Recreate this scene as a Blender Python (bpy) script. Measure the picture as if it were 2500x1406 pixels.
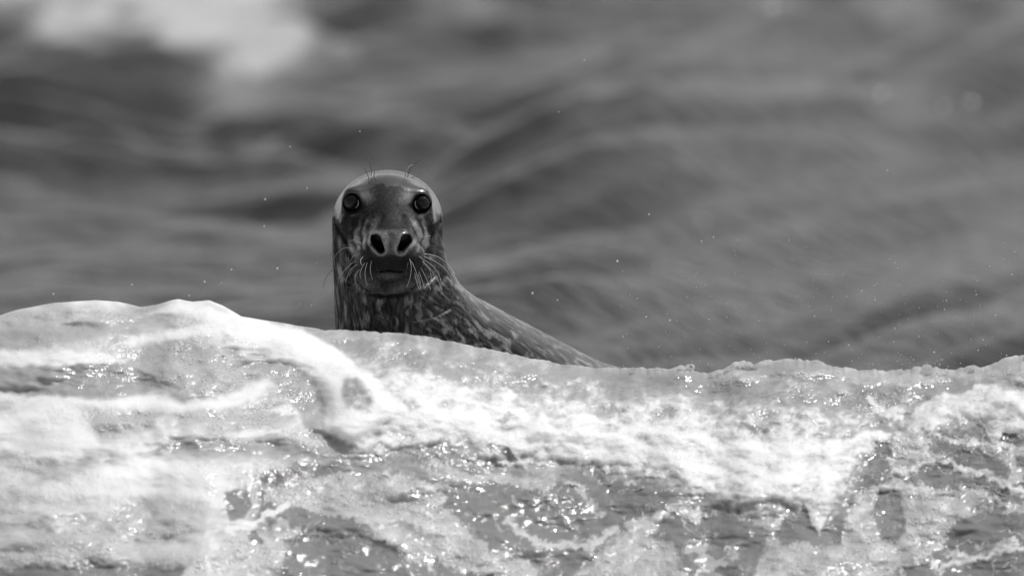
import bpy, math, random
import numpy as np

random.seed(7)
RNG = np.random.default_rng(7)
scene = bpy.context.scene
for o in list(bpy.data.objects):
    bpy.data.objects.remove(o)
COL = scene.collection

# ------------------------------------------------------------------ camera
S = 0.0008015                      # metres per photo pixel at the seal
TH = math.radians(3.5)             # camera looks down by this much
DIST, CZ = 20.0, 0.56
cam = bpy.data.cameras.new('camera')
cam.lens, cam.sensor_width = 360.0, 36.0
cam.clip_start, cam.clip_end = 0.5, 9000.0
cam.dof.use_dof = True
cam.dof.focus_distance = 19.95
cam.dof.aperture_fstop = 3.8
cam_o = bpy.data.objects.new('camera', cam)
COL.objects.link(cam_o)
cam_o.location = (0, -DIST, CZ + DIST * math.tan(TH))
cam_o.rotation_euler = (math.pi / 2 - TH, 0, 0)
scene.camera = cam_o

# ------------------------------------------------------------------ sky and sun (the photograph is black and white)
SUN_EL, SUN_AZ = math.radians(66), math.radians(60)     # azimuth from +Y (away from camera) towards +X
world = bpy.data.worlds.new('World')
scene.world = world
world.use_nodes = True
wn, wl = world.node_tree.nodes, world.node_tree.links
wn.clear()
sky = wn.new('ShaderNodeTexSky')
sky.sky_type = 'NISHITA'
sky.sun_disc = False
sky.sun_elevation, sky.sun_rotation = SUN_EL, SUN_AZ
sky.dust_density = 1.6
bw = wn.new('ShaderNodeSeparateColor')        # black-and-white film behind a red filter
bg = wn.new('ShaderNodeBackground')
bg.inputs['Strength'].default_value = 0.14
wo = wn.new('ShaderNodeOutputWorld')
wl.new(sky.outputs[0], bw.inputs[0])
wl.new(bw.outputs[0], bg.inputs['Color'])
wl.new(bg.outputs[0], wo.inputs[0])
sun = bpy.data.lights.new('sun', 'SUN')
sun.energy, sun.angle, sun.color = 2.9, math.radians(0.53), (1, 1, 1)
sun_o = bpy.data.objects.new('sun', sun)
COL.objects.link(sun_o)
sd = np.array([math.sin(SUN_AZ) * math.cos(SUN_EL), math.cos(SUN_AZ) * math.cos(SUN_EL), math.sin(SUN_EL)])
from mathutils import Vector
sun_o.rotation_euler = Vector(sd).to_track_quat('Z', 'Y').to_euler()
sun_o.location = (3, 3, 8)
vs = scene.view_settings
vs.view_transform, vs.look, vs.exposure, vs.gamma = 'Standard', 'None', 0.0, 1.0
vs.use_curve_mapping = False
scene.cycles.use_denoising = True
scene.cycles.max_bounces = 6
scene.cycles.sample_clamp_indirect = 4.0


# ------------------------------------------------------------------ noise helpers
_perm = np.random.default_rng(11).permutation(256).astype(np.int32)
_perm = np.concatenate([_perm, _perm])
_grad = np.random.default_rng(12).normal(size=(256, 3)).astype(np.float32)
_grad /= np.linalg.norm(_grad, axis=1)[:, None]


def perlin(x, y, z=0.0):
    x = np.asarray(x, np.float32); y = np.asarray(y, np.float32)
    z = np.broadcast_to(np.asarray(z, np.float32), x.shape)
    xi, yi, zi = np.floor(x), np.floor(y), np.floor(z)
    xf, yf, zf = x - xi, y - yi, z - zi
    xi, yi, zi = xi.astype(np.int32) & 255, yi.astype(np.int32) & 255, zi.astype(np.int32) & 255
    u = xf * xf * xf * (xf * (xf * 6 - 15) + 10)
    v = yf * yf * yf * (yf * (yf * 6 - 15) + 10)
    w = zf * zf * zf * (zf * (zf * 6 - 15) + 10)
    out = 0
    for a in (0, 1):
        pa = _perm[(xi + a) & 255]
        wa = u if a else 1 - u
        for b in (0, 1):
            pb = _perm[pa + ((yi + b) & 255)]
            wb = v if b else 1 - v
            for c in (0, 1):
                g = _grad[_perm[pb + ((zi + c) & 255)]]
                wc = w if c else 1 - w
                out = out + wa * wb * wc * (g[..., 0] * (xf - a) + g[..., 1] * (yf - b) + g[..., 2] * (zf - c))
    return out * 1.6


def fbm(x, y, z=0.0, oct=4, gain=0.5):
    r, a = 0, 1.0
    for i in range(oct):
        r = r + a * perlin(np.asarray(x) * 2 ** i + 17.3 * i, np.asarray(y) * 2 ** i - 9.1 * i, np.asarray(z) * 2 ** i + 3.7 * i)
        a *= gain
    return r


def billow(x, y, z=0.0, oct=4, gain=0.5):
    r, a = 0, 1.0
    for i in range(oct):
        r = r + a * np.abs(perlin(np.asarray(x) * 2 ** i + 5.3 * i, np.asarray(y) * 2 ** i - 7.7 * i, np.asarray(z) * 2 ** i + 1.9 * i))
        a *= gain
    return r


def sstep(a, b, x):
    t = np.clip((x - a) / (b - a), 0, 1)
    return t * t * (3 - 2 * t)


def pwl(pts, x):
    p = np.array(pts, float)
    return np.interp(x, p[:, 0], p[:, 1])


def smooth1(v, n):
    k = np.hanning(n + 2)[1:-1]
    k /= k.sum()
    return np.convolve(np.pad(v, n // 2, mode='edge'), k, mode='same')[n // 2:len(v) + n // 2]


# ------------------------------------------------------------------ material helpers
def new_mat(name):
    m = bpy.data.materials.new(name)
    m.use_nodes = True
    nt = m.node_tree
    return m, nt, nt.nodes['Principled BSDF']


def node(nt, typ, **kw):
    n = nt.nodes.new(typ)
    for k, v in kw.items():
        setattr(n, k, v)
    return n


def attr(nt, name):
    n = nt.nodes.new('ShaderNodeAttribute')
    n.attribute_name = name
    return n.outputs['Fac']


def ramp(nt, src, stops):
    r = nt.nodes.new('ShaderNodeValToRGB')
    e = r.color_ramp.elements
    while len(e) < len(stops):
        e.new(0.5)
    for el, (p, v) in zip(e, stops):
        el.position = p
        el.color = (v, v, v, 1)
    nt.links.new(src, r.inputs[0])
    return r.outputs[0]


def mth(nt, op, a, b=None, c=None, clamp=False):
    n = nt.nodes.new('ShaderNodeMath')
    n.operation = op
    n.use_clamp = clamp
    for i, v in enumerate((a, b, c)):
        if v is None:
            continue
        if isinstance(v, (int, float)):
            n.inputs[i].default_value = v
        else:
            nt.links.new(v, n.inputs[i])
    return n.outputs[0]


def set_attr(me, name, v):
    a = me.attributes.new(name, 'FLOAT', 'POINT')
    a.data.foreach_set('value', np.ascontiguousarray(v, np.float32).ravel())


def mesh_np(name, co, faces, smooth=True):
    me = bpy.data.meshes.new(name)
    co = np.ascontiguousarray(co, np.float32)
    faces = np.ascontiguousarray(faces, np.int32)
    n, k = faces.shape
    me.vertices.add(len(co))
    me.vertices.foreach_set('co', co.ravel())
    me.loops.add(n * k)
    me.loops.foreach_set('vertex_index', faces.ravel())
    me.polygons.add(n)
    me.polygons.foreach_set('loop_start', np.arange(0, n * k, k, dtype=np.int32))
    me.polygons.foreach_set('use_smooth', np.full(n, smooth))
    me.update(calc_edges=True)
    me.validate()
    return me


def link(name, me, mat, parent=None, **props):
    o = bpy.data.objects.new(name, me)
    if mat:
        me.materials.append(mat)
    COL.objects.link(o)
    o.parent = parent
    for k, v in props.items():
        o[k] = v
    return o


def grid_faces(nr, nc):
    i = np.arange(nr * nc).reshape(nr, nc)
    return np.stack([i[:-1, :-1], i[:-1, 1:], i[1:, 1:], i[1:, :-1]], -1).reshape(-1, 4)


# ------------------------------------------------------------------ water / foam material
def water_material(name, dark, mid, white, rough_w, fine=True):
    m, nt, b = new_mat(name)
    L = nt.links
    f = attr(nt, 'foam')
    tc = node(nt, 'ShaderNodeTexCoord')
    n1 = node(nt, 'ShaderNodeTexNoise')
    n1.inputs['Scale'].default_value = 50 if fine else 3
    n1.inputs['Detail'].default_value = 5
    n1.inputs['Roughness'].default_value = 0.65
    L.new(tc.outputs['Object'], n1.inputs['Vector'])
    ga = mth(nt, 'ADD', mth(nt, 'MULTIPLY', attr(nt, 'grain'), 0.55), 0.12) if fine else 0.2
    f2 = mth(nt, 'ADD', f, mth(nt, 'MULTIPLY', mth(nt, 'SUBTRACT', n1.outputs[0], 0.5), ga), clamp=True)
    if fine:                                   # little bubbles in the thin foam
        vo = node(nt, 'ShaderNodeTexVoronoi')
        vo.inputs['Scale'].default_value = 210
        L.new(tc.outputs['Object'], vo.inputs['Vector'])
        bub = attr(nt, 'bubble')
        pit = mth(nt, 'MULTIPLY', mth(nt, 'SUBTRACT', 0.5, vo.outputs['Distance'], clamp=True), bub)
        f2 = mth(nt, 'SUBTRACT', f2, mth(nt, 'MULTIPLY', pit, 0.13), clamp=True)
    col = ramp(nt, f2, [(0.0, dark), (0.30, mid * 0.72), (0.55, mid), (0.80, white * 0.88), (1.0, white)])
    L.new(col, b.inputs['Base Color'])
    L.new(ramp(nt, f2, [(0.0, rough_w), (0.35, rough_w + 0.08), (0.75, 0.5), (1.0, 0.7)]), b.inputs['Roughness'])
    b.inputs['IOR'].default_value = 1.333
    if fine:
        L.new(ramp(nt, f2, [(0.0, 0.25), (0.5, 0.75), (1.0, 1.0)]), b.inputs['Subsurface Weight'])
        b.inputs['Subsurface Radius'].default_value = (1, 1, 1)
        b.inputs['Subsurface Scale'].default_value = 0.05
    bump = node(nt, 'ShaderNodeBump')
    if fine:
        n2 = node(nt, 'ShaderNodeTexNoise')
        n2.inputs['Scale'].default_value = 55
        n2.inputs['Detail'].default_value = 4
        n2.inputs['Roughness'].default_value = 0.6
        L.new(tc.outputs['Object'], n2.inputs['Vector'])
        n3 = node(nt, 'ShaderNodeTexNoise')                  # patches of small sharp ripples that glitter
        n3.inputs['Scale'].default_value = 130
        n3.inputs['Detail'].default_value = 2
        L.new(tc.outputs['Object'], n3.inputs['Vector'])
        n4 = node(nt, 'ShaderNodeTexNoise')
        n4.inputs['Scale'].default_value = 11
        n4.inputs['Detail'].default_value = 3
        L.new(tc.outputs['Object'], n4.inputs['Vector'])
        patch = ramp(nt, n4.outputs[0], [(0.50, 0.0), (0.62, 1.0)])
        rip = mth(nt, 'MULTIPLY', mth(nt, 'MULTIPLY', n3.outputs[0], patch), 0.0045)
        h = mth(nt, 'ADD', mth(nt, 'MULTIPLY', n2.outputs[0], 0.0009), mth(nt, 'MULTIPLY', pit, 0.0016))
        h = mth(nt, 'ADD', h, rip)
        bump.inputs['Distance'].default_value = 1.0
        bump.inputs['Strength'].default_value = 1.0
        L.new(h, bump.inputs['Height'])
        L.new(bump.outputs[0], b.inputs['Normal'])
        L.new(mth(nt, 'MULTIPLY', patch, 0.5), b.inputs['Coat Weight'])
        b.inputs['Coat Roughness'].default_value = 0.06
        b.inputs['Coat IOR'].default_value = 1.33
    else:
        n2 = node(nt, 'ShaderNodeTexNoise')
        n2.inputs['Scale'].default_value = 6
        n2.inputs['Detail'].default_value = 3
        L.new(tc.outputs['Object'], n2.inputs['Vector'])
        bump.inputs['Distance'].default_value = 0.07
        b.inputs['Specular IOR Level'].default_value = 0.265
        bump.inputs['Strength'].default_value = 0.6
        L.new(n2.outputs[0], bump.inputs['Height'])
        L.new(bump.outputs[0], b.inputs['Normal'])
    return m


M_WAVE = water_material('surf_water_and_foam', 0.205, 0.51, 0.88, 0.05)
M_SEA = water_material('open_sea_water', 0.014, 0.18, 0.48, 0.14, fine=False)

# ------------------------------------------------------------------ open sea (one sheet to the horizon)
def stretched(lo, hi, step, far_lo, far_hi, grow=1.25):
    core = list(np.arange(lo, hi + step * 0.5, step))
    a, d = [], step
    x = core[-1]
    while x < far_hi:
        d *= grow
        x += d
        a.append(x)
    b, d = [], step
    x = core[0]
    while x > far_lo:
        d *= grow
        x -= d
        b.append(x)
    return np.array(b[::-1] + core + a)


def build_sea():
    xs = stretched(-4.2, 4.2, 0.033, -2500, 2500)
    ys = stretched(3.5, 44.0, 0.085, -70, 4000)
    X, Y = np.meshgrid(xs, ys)
    sk = 3.4 * sstep(-1.2, 1.2, X * 34 / (Y + 20).clip(20, 90))        # crests swing round towards the right
    V = Y - sk * X
    amp = sstep(1.5, 5, Y) * (1 - sstep(200, 600, np.abs(X) + np.abs(Y)))
    right = sstep(-0.3, 1.2, X) * sstep(3.0, -1.0, Y - (13.6 + 3.9 * X))
    h = 0.12 * perlin(X * 0.45, V / 4.2, 1.0)
    h += (0.13 - 0.06 * right) * perlin(X * 0.8, V / 1.9, 4.0)
    h += (0.115 - 0.035 * right) * perlin(X * 1.0 + 3, V / 1.0, 7.0)
    h += (0.045 - 0.010 * right) * perlin(X * 2.0, V / 0.5, 9.0)
    h += 0.05 * (1 - 0.5 * right) * billow(X * 1.1, V / 1.5, 15.0, 3) - 0.02
    h *= 0.95 + 0.7 * perlin(X * 0.3, Y / 7.0, 44.0)
    Z = h * amp
    # the long smooth swell rising to the right
    c = Y - (13.6 + 3.9 * X)
    swell = np.exp(-(np.where(c > 0, c / 1.3, c / 3.8)) ** 2) * sstep(-0.6, 0.5, X) * (1 - sstep(36, 60, Y))
    Z += 0.36 * swell * amp
    # whitewater far off
    n = fbm(X * 1.5, Y / 2.4, 2.0, 4)
    cut = X + 0.0212 * (Y + 20)
    n5 = fbm(X * 3.2, Y / 1.6, 22.0, 3)
    f1 = sstep(-0.15, 0.75, 1.0 - np.hypot((X + 1.62) / 0.78, (Y - 31) / 9.5) + 1.0 * n + 0.5 * n5) * sstep(0.10, -0.16, cut + 0.18 * n + 0.10 * n5)
    f1 = f1 * sstep(-2.5, 2.0, Y - (31 - 7.3 * (X + 2.35)) + 3 * n)
    f1 = np.maximum(f1, 0.85 * sstep(-0.2, 0.7, 1.0 - np.hypot((X + 1.14) / 0.30, (Y - 25.6) / 4.2) + 0.5 * n + 0.4 * n5))
    f1 = np.maximum(f1, 0.85 * sstep(-0.2, 0.7, 1.0 - np.hypot((X + 1.75) / 0.72, (Y - 31.0) / 5.0) + 0.5 * n + 0.4 * n5))
    f1 = np.maximum(f1, 0.9 * sstep(-0.1, 0.5, 1.0 - np.hypot((X + 2.6) / 1.0, (Y - 34.5) / 2.4) + 0.5 * n))
    f2 = 0.7 * sstep(-0.3, 0.9, 1.0 - np.hypot((X - 1.48 - 0.10 * (33 - Y)) / 0.30, (Y - 32.4) / 3.6) + 0.5 * n + 0.4 * n5)
    f3 = 0.45 * sstep(-0.3, 0.9, 1.0 - np.hypot((X + 0.15 + 0.10 * (Y - 29.7)) / 0.26, (Y - 29.9) / 2.2) + 0.6 * n5)
    foam = np.clip(np.maximum(np.maximum(f1, f2), f3), 0, 1)
    Z += foam * (0.05 + 0.06 * n)
    # surf in front of the breaker, out of the picture below
    near = sstep(-0.6, -2.0, Y) * (1 - sstep(30, 60, np.abs(X)))
    foam = np.maximum(foam, near * sstep(0.0, 0.5, fbm(X * 1.2, Y * 1.2, 5.0, 5) + 0.25))
    Z += near * 0.03 * fbm(X * 1.5, Y * 1.5, 3.0, 3)
    Z -= 0.06 * sstep(4, 0, np.abs(Y)) * sstep(30, 4, np.abs(X))
    co = np.stack([X, Y, Z], -1).reshape(-1, 3)
    me = mesh_np('sea', co, grid_faces(len(ys), len(xs)))
    set_attr(me, 'foam', foam)
    link('sea', me, M_SEA, kind='structure', label='dark rippled open sea stretching away behind the seal')


build_sea()


# ------------------------------------------------------------------ the breaking wave
def poly_sd(px, py, poly):
    """signed distance (negative inside) to a polygon, in photo-pixel units of 0.8 mm"""
    p = np.array(poly, np.float32)
    lo, hi = p.min(0) - 90, p.max(0) + 90
    out = np.full(px.shape, 90.0, np.float32)
    m = (px > lo[0]) & (px < hi[0]) & (py > lo[1]) & (py < hi[1])
    x, y = px[m], py[m]
    d = np.full(x.shape, 1e9, np.float32)
    ins = np.zeros(x.shape, bool)
    n = len(p)
    for i in range(n):
        ax, ay = p[i]
        bx, by = p[(i + 1) % n]
        ex, ey = bx - ax, by - ay
        t = np.clip(((x - ax) * ex + (y - ay) * ey) / (ex * ex + ey * ey + 1e-9), 0, 1)
        d = np.minimum(d, (x - ax - t * ex) ** 2 + (y - ay - t * ey) ** 2)
        if ay != by:
            c = ((ay > y) != (by > y)) & (x < ex * (y - ay) / ey + ax)
            ins ^= c
    d = np.sqrt(d)
    out[m] = np.where(ins, -d, d)
    return np.minimum(out, 90.0)


def line_d(px, py, pts):
    p = np.array(pts, np.float32)
    lo, hi = p.min(0) - 120, p.max(0) + 120
    out = np.full(px.shape, 120.0, np.float32)
    m = (px > lo[0]) & (px < hi[0]) & (py > lo[1]) & (py < hi[1])
    x, y = px[m], py[m]
    d = np.full(x.shape, 1e9, np.float32)
    for (ax, ay), (bx, by) in zip(p[:-1], p[1:]):
        ex, ey = bx - ax, by - ay
        t = np.clip(((x - ax) * ex + (y - ay) * ey) / (ex * ex + ey * ey + 1e-9), 0, 1)
        d = np.minimum(d, (x - ax - t * ex) ** 2 + (y - ay - t * ey) ** 2)
    out[m] = np.sqrt(d)
    return out


CREST = [(-4000, 800), (-300, 792), (-60, 780), (0, 768), (40, 755), (130, 738), (230, 731), (290, 735), (345, 748), (385, 742), (415, 732),
         (435, 728), (470, 735), (510, 731), (545, 745), (590, 771), (640, 779), (720, 792), (790, 805), (850, 806), (900, 810),
         (990, 815), (1060, 825), (1150, 845), (1250, 865), (1300, 876), (1380, 890), (1450, 897), (1520, 899), (1600, 900), (1640, 902),
         (1665, 893), (1683, 888), (1692, 908), (1720, 911), (1755, 908), (1775, 899), (1795, 884), (1815, 880), (1838, 890), (1850, 888),
         (1880, 881), (1960, 878), (2010, 888), (2060, 900), (2130, 906), (2222, 904), (2232, 896), (2245, 894), (2258, 902), (2330, 903),
         (2400, 897), (2440, 884), (2476, 871), (2520, 866), (2650, 880), (2900, 890), (6000, 850)]


def build_wave():
    dense = np.arange(-160, 2660, 2.0)
    side, d = [], 2.0
    x = 2660
    while x < 5600:
        d = min(d * 1.08, 40)
        x += d
        side.append(x)
    side = np.array(side)
    pxs = np.concatenate([(2500 - side)[::-1], dense, side])
    crest = smooth1(pwl(CREST, pxs), 7)
    sc = np.abs(np.sin(pxs / 23.0 + 1.6 * perlin(pxs / 60, pxs * 0, 2.0))) ** 0.7 * 5 + 3 * perlin(pxs / 14, pxs * 0, 6.0) * sstep(600, 900, pxs)
    crest = crest - sc * (0.10 + 0.62 * sstep(620, 900, pxs)) + 2
    rag = sstep(1450, 1750, pxs) + 0.35 * sstep(700, 900, pxs)
    crest = crest - rag * (9 * np.clip(perlin(pxs / 42, pxs * 0, 12.0), 0, 1) + 4 * np.clip(perlin(pxs / 19, pxs * 0, 19.0), 0, 1))
    # rows: fraction of the way down the face
    nf = 330
    tt = np.linspace(0, 1, nf) ** 1.12
    bottom = 1560.0
    PX = np.broadcast_to(pxs, (nf, len(pxs))).astype(np.float32)
    PY = (crest[None, :] + tt[:, None] * (bottom - crest)[None, :]).astype(np.float32)
    D = PY - crest[None, :]

    # domain warp
    w1, w2 = perlin(PX / 90, PY / 70, 1.0), perlin(PX / 90, PY / 70, 31.0)
    w3, w4 = perlin(PX / 22, PY / 20, 5.0), perlin(PX / 22, PY / 20, 35.0)
    w5, w6 = perlin(PX / 8, PY / 8, 8.0), perlin(PX / 8, PY / 8, 38.0)
    WX, WY = PX + 7 * w1 + 4 * w3 + 2 * w5, PY + 7 * w2 + 4 * w4 + 2 * w6          # gentle
    QX, QY = PX + 16 * w1 + 12 * w3 + 6 * w5, PY + 16 * w2 + 12 * w4 + 6 * w6      # ragged

    n_big = fbm(PX / 220, PY / 90, 3.0, 4)
    n_mid = fbm(PX / 70, PY / 45, 13.0, 4)
    n_fine = fbm(PX / 24, PY / 20, 23.0, 3)
    lump = billow(PX / 60, PY / 50, 2.0, 4)

    left = sstep(1000, 700, PX)
    foam = left * (0.60 + 0.22 * n_big + 0.10 * n_mid) + (1 - left) * (0.42 + 0.25 * n_mid + 0.1 * n_fine)
    bub = 0.35 + 0 * foam
    dep = np.zeros_like(foam)

    def lay(sdv, val, soft, thick=0.0, bulge=0.0, bubble=None, edge=None):
        nonlocal foam, dep, bub
        m = sstep(soft, -soft, sdv)
        v = val if not callable(val) else val()
        foam = foam * (1 - m) + v * m
        if thick:
            t = sstep(6 if edge is None else edge, -6 if edge is None else -edge, sdv)
            dep = dep + thick * t
        if bulge:
            dep = dep + bulge * np.sqrt(np.clip(-sdv, 0, 60) / 60)
        if bubble is not None:
            bub = bub * (1 - m) + bubble * m

    # dark water of the trough with lace of foam
    lace_n = np.abs(perlin(QX / 95, QY / 60, 51.0)) + 0.45 * np.abs(perlin(QX / 38, QY / 26, 57.0))
    lace = sstep(0.13, 0.02, lace_n)
    blot = sstep(0.30, 0.50, fbm(QX / 120, QY / 55, 61.0, 4))
    trough = np.clip(0.03 + 0.50 * lace + 0.45 * blot + 0.04 * n_fine, 0, 0.8)
    lay(poly_sd(QX, QY, [(560, 1620), (640, 1150), (850, 1120), (1050, 1095), (1220, 1140), (1600, 1160), (1800, 1240), (2000, 1280), (2090, 1110),
                         (2260, 1050), (2400, 1040), (2500, 1060), (7000, 1060), (7000, 1700), (560, 1700)]), trough, 14, bubble=0.3)

    # ---- left bank
    lay(poly_sd(WX, WY, [(0, 900), (-400, 900), (-400, 970), (0, 960), (250, 975), (350, 962), (405, 930), (395, 900), (250, 888), (100, 892)]),
        0.34 + 0.1 * n_mid, 9, thick=-0.012, edge=12)
    lay(poly_sd(WX, WY, [(-400, 850), (0, 850), (110, 856), (190, 868), (235, 862), (275, 868), (300, 884), (180, 884), (100, 892), (0, 890), (-400, 895)]), 1.0, 10, bulge=0.03)
    lay(poly_sd(WX, WY, [(280, 842), (330, 825), (420, 806), (500, 797), (522, 806), (510, 816), (420, 824), (330, 846)]), 1.0, 8, bulge=0.025)
    lay(poly_sd(WX, WY, [(-400, 792), (0, 794), (120, 800), (260, 792), (300, 805), (180, 830), (0, 845), (-400, 850)]), 0.42, 26, thick=-0.01)
    lay(poly_sd(WX, WY, [(300, 850), (430, 838), (540, 838), (600, 880), (640, 920), (600, 970), (500, 985), (430, 960), (380, 900)]), 0.52, 24, bubble=0.9)
    lay(poly_sd(WX, WY, [(400, 960), (440, 985), (560, 965), (640, 920), (660, 930), (620, 985), (520, 1010), (330, 1010), (200, 985), (0, 975), (-300, 975), (-300, 962), (0, 962), (280, 978)]), 0.92, 14, bulge=0.02)
    lay(poly_sd(WX, WY, [(-300, 1010), (60, 1005), (110, 985), (165, 985), (205, 1030), (235, 1090), (180, 1130), (60, 1110), (-300, 1110)]), 0.98, 22, bulge=0.05)
    lay(poly_sd(WX, WY, [(60, 1200), (220, 1165), (300, 1110), (360, 1090), (385, 1110), (450, 1135), (540, 1160), (565, 1190), (548, 1225), (430, 1215), (300, 1215), (150, 1260)]), 0.95, 26, bulge=0.03)
    lay(poly_sd(WX, WY, [(210, 1020), (330, 1002), (400, 1010), (380, 1040), (290, 1060), (230, 1060)]), 0.55, 16, bubble=1.0)
    lay(poly_sd(WX, WY, [(420, 1010), (560, 1000), (680, 970), (740, 985), (700, 1040), (560, 1060), (450, 1040)]), 0.56, 18, bubble=1.0)
    lay(poly_sd(WX, WY, [(640, 1000), (700, 990), (785, 1000), (790, 1020), (720, 1012)]), 0.92, 8, bulge=0.01)
    lay(poly_sd(WX, WY, [(380, 1080), (500, 1070), (640, 1085), (760, 1080), (850, 1100), (800, 1120), (640, 1105), (480, 1110)]), 0.34, 14)
    lay(poly_sd(WX, WY, [(550, 1060), (640, 1050), (700, 1062), (640, 1078)]), 0.9, 10, bulge=0.012)
    lay(poly_sd(WX, WY, [(-200, 1130), (60, 1110), (120, 1150), (60, 1190), (-200, 1190)]), 0.66, 18, bubble=1.0, bulge=0.02)
    lay(poly_sd(WX, WY, [(-300, 1200), (60, 1200), (300, 1215), (480, 1230), (540, 1260), (500, 1340), (300, 1380), (-300, 1390)]), 0.70 + 0.1 * n_mid, 60)
    lay(poly_sd(WX, WY, [(-300, 1290), (150, 1270), (330, 1230), (470, 1235), (520, 1290), (380, 1350), (150, 1375), (-300, 1380)]), 0.56 + 0.08 * n_mid, 40, bubble=1.0)
    lay(poly_sd(WX, WY, [(320, 1375), (420, 1350), (560, 1340), (680, 1355), (690, 1420), (560, 1440), (330, 1420)]), 0.62, 14, bubble=0.8)
    lay(poly_sd(QX, QY, [(-300, 1385), (0, 1390), (60, 1378), (200, 1380), (330, 1382), (450, 1376), (430, 1450), (-300, 1460)]), 0.10, 6, thick=-0.02)
    # sheet folding off the crest
    lay(poly_sd(WX, WY, [(370, 765), (430, 730), (500, 740), (560, 775), (560, 800), (500, 790), (440, 770)]), 0.82, 16, bulge=0.03)
    lay(poly_sd(WX, WY, [(540, 850), (620, 884), (700, 892), (760, 930), (786, 1000), (795, 1050), (852, 1092), (800, 1090), (745, 1040), (700, 965), (640, 915), (560, 870)]),
        0.40 + 0.12 * n_mid, 8, thick=-0.02)  # hollow beside the curl, its shadow painted in as darker foam
    # ---- the tumbling white mass
    B = poly_sd(QX, QY, [(828, 1000), (860, 905), (960, 890), (1110, 905), (1240, 950), (1480, 965), (1700, 975), (1930, 975), (2090, 1040), (2110, 1090), (2085, 1150),
                         (2045, 1230), (2020, 1250), (1975, 1225), (1900, 1250), (1800, 1240), (1700, 1230), (1640, 1165), (1560, 1145),
                         (1400, 1135), (1260, 1120), (1200, 1128), (1100, 1075), (1000, 1105), (880, 1118), (845, 1092), (800, 1040)])
    core = sstep(1.0, 0.0, np.abs(PY - pwl([(800, 1000), (1000, 1000), (1300, 1060), (1700, 1110), (2000, 1140), (2200, 1150)], PX)) / 130)
    lay(B, np.clip(0.64 + 0.36 * core + 0.26 * n_mid + 0.16 * n_fine, 0.4, 1.0), 46, thick=0.030, bulge=0.035, bubble=0.35, edge=12)
    lay(poly_sd(WX, WY, [(1962, 1200), (2040, 1210), (2030, 1250), (2012, 1275), (2003, 1300), (1994, 1300), (1983, 1275), (1970, 1250)]), 0.75, 6, thick=0.03)
    Csd = poly_sd(WX, WY, [(545, 806), (585, 778), (650, 783), (740, 808), (800, 838), (862, 880), (925, 935), (955, 1000), (905, 1065), (850, 1090), (802, 1048), (792, 985),
                         (772, 925), (705, 880), (625, 868), (556, 848)])
    lay(Csd, 0.93 + 0.08 * n_mid, 9, thick=0.035, bulge=0.04, edge=8, bubble=0.15)
    lay(poly_sd(WX, WY, [(838, 925), (868, 918), (896, 945), (912, 985), (890, 1005), (850, 990), (832, 960)]), 0.52 + 0.25 * n_fine, 14, thick=-0.03, bubble=0.6)
    lay(poly_sd(WX, WY, [(975, 975), (1010, 970), (1030, 990), (1000, 1003)]), 0.6, 8, thick=-0.012)
    # hollows and glassy patches in it
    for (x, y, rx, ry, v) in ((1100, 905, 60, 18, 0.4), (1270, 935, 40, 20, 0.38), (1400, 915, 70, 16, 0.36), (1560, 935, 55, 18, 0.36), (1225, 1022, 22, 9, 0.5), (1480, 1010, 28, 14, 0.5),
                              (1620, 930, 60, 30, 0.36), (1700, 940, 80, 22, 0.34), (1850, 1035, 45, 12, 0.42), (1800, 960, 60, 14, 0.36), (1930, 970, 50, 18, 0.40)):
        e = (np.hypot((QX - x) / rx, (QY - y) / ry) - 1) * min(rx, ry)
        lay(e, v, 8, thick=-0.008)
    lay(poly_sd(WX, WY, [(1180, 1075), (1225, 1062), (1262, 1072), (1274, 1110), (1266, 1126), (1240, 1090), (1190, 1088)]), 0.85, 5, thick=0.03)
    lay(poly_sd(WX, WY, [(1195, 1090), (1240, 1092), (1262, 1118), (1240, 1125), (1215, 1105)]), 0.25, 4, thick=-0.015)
    # dark ripples under the white mass
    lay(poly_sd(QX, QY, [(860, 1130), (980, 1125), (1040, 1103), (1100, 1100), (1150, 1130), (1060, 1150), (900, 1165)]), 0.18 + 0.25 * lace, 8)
    # ---- crest band on the right: bubbly ledge in front of a glassy hump
    lay(poly_sd(WX, WY, [(1450, 905), (1700, 915), (1900, 960), (2080, 950), (2250, 945), (2380, 930), (2380, 955), (2240, 985), (2100, 985), (1900, 985), (1650, 965), (1480, 940)]),
        0.27 + 0.16 * n_mid, 14, thick=-0.02)
    lay(poly_sd(WX, WY, [(1740, 928), (1800, 915), (1900, 912), (2000, 905), (2060, 903), (2200, 908), (2420, 905), (2500, 900), (2700, 900), (2700, 915), (2480, 918), (2250, 922), (2060, 920), (1960, 925), (1850, 930), (1760, 936)]),
        0.50 + 0.1 * n_fine, 5, thick=0.022, edge=6, bubble=0.8)
    lay(poly_sd(WX, WY, [(1852, 893), (1900, 883), (1960, 880), (2020, 892), (2060, 902), (1990, 905), (1860, 911)]), 0.33, 4)
    lay(poly_sd(WX, WY, [(2410, 918), (2450, 908), (2520, 910), (2700, 915), (2700, 935), (2510, 936), (2430, 938)]), 0.52 + 0.15 * n_fine, 5, thick=0.02)
    # ---- foam hand at the right
    N = [(2222, 1010), (2262, 975), (2305, 955), (2345, 962), (2375, 952), (2378, 938), (2430, 936), (2446, 952), (2500, 948), (2560, 940), (2700, 960), (2900, 990), (2900, 1090), (2640, 1090), (2510, 1076),
         (2478, 1058), (2448, 1060), (2444, 1078), (2428, 1082), (2412, 1066), (2404, 1040), (2392, 1022), (2372, 1030), (2340, 1020), (2300, 1036), (2275, 1046), (2250, 1040)]
    Nsd = poly_sd(WX, WY, N)
    lay(Nsd, 0.80 + 0.14 * n_mid, 5, thick=0.035, bulge=0.03, edge=5, bubble=0.3)
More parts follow.
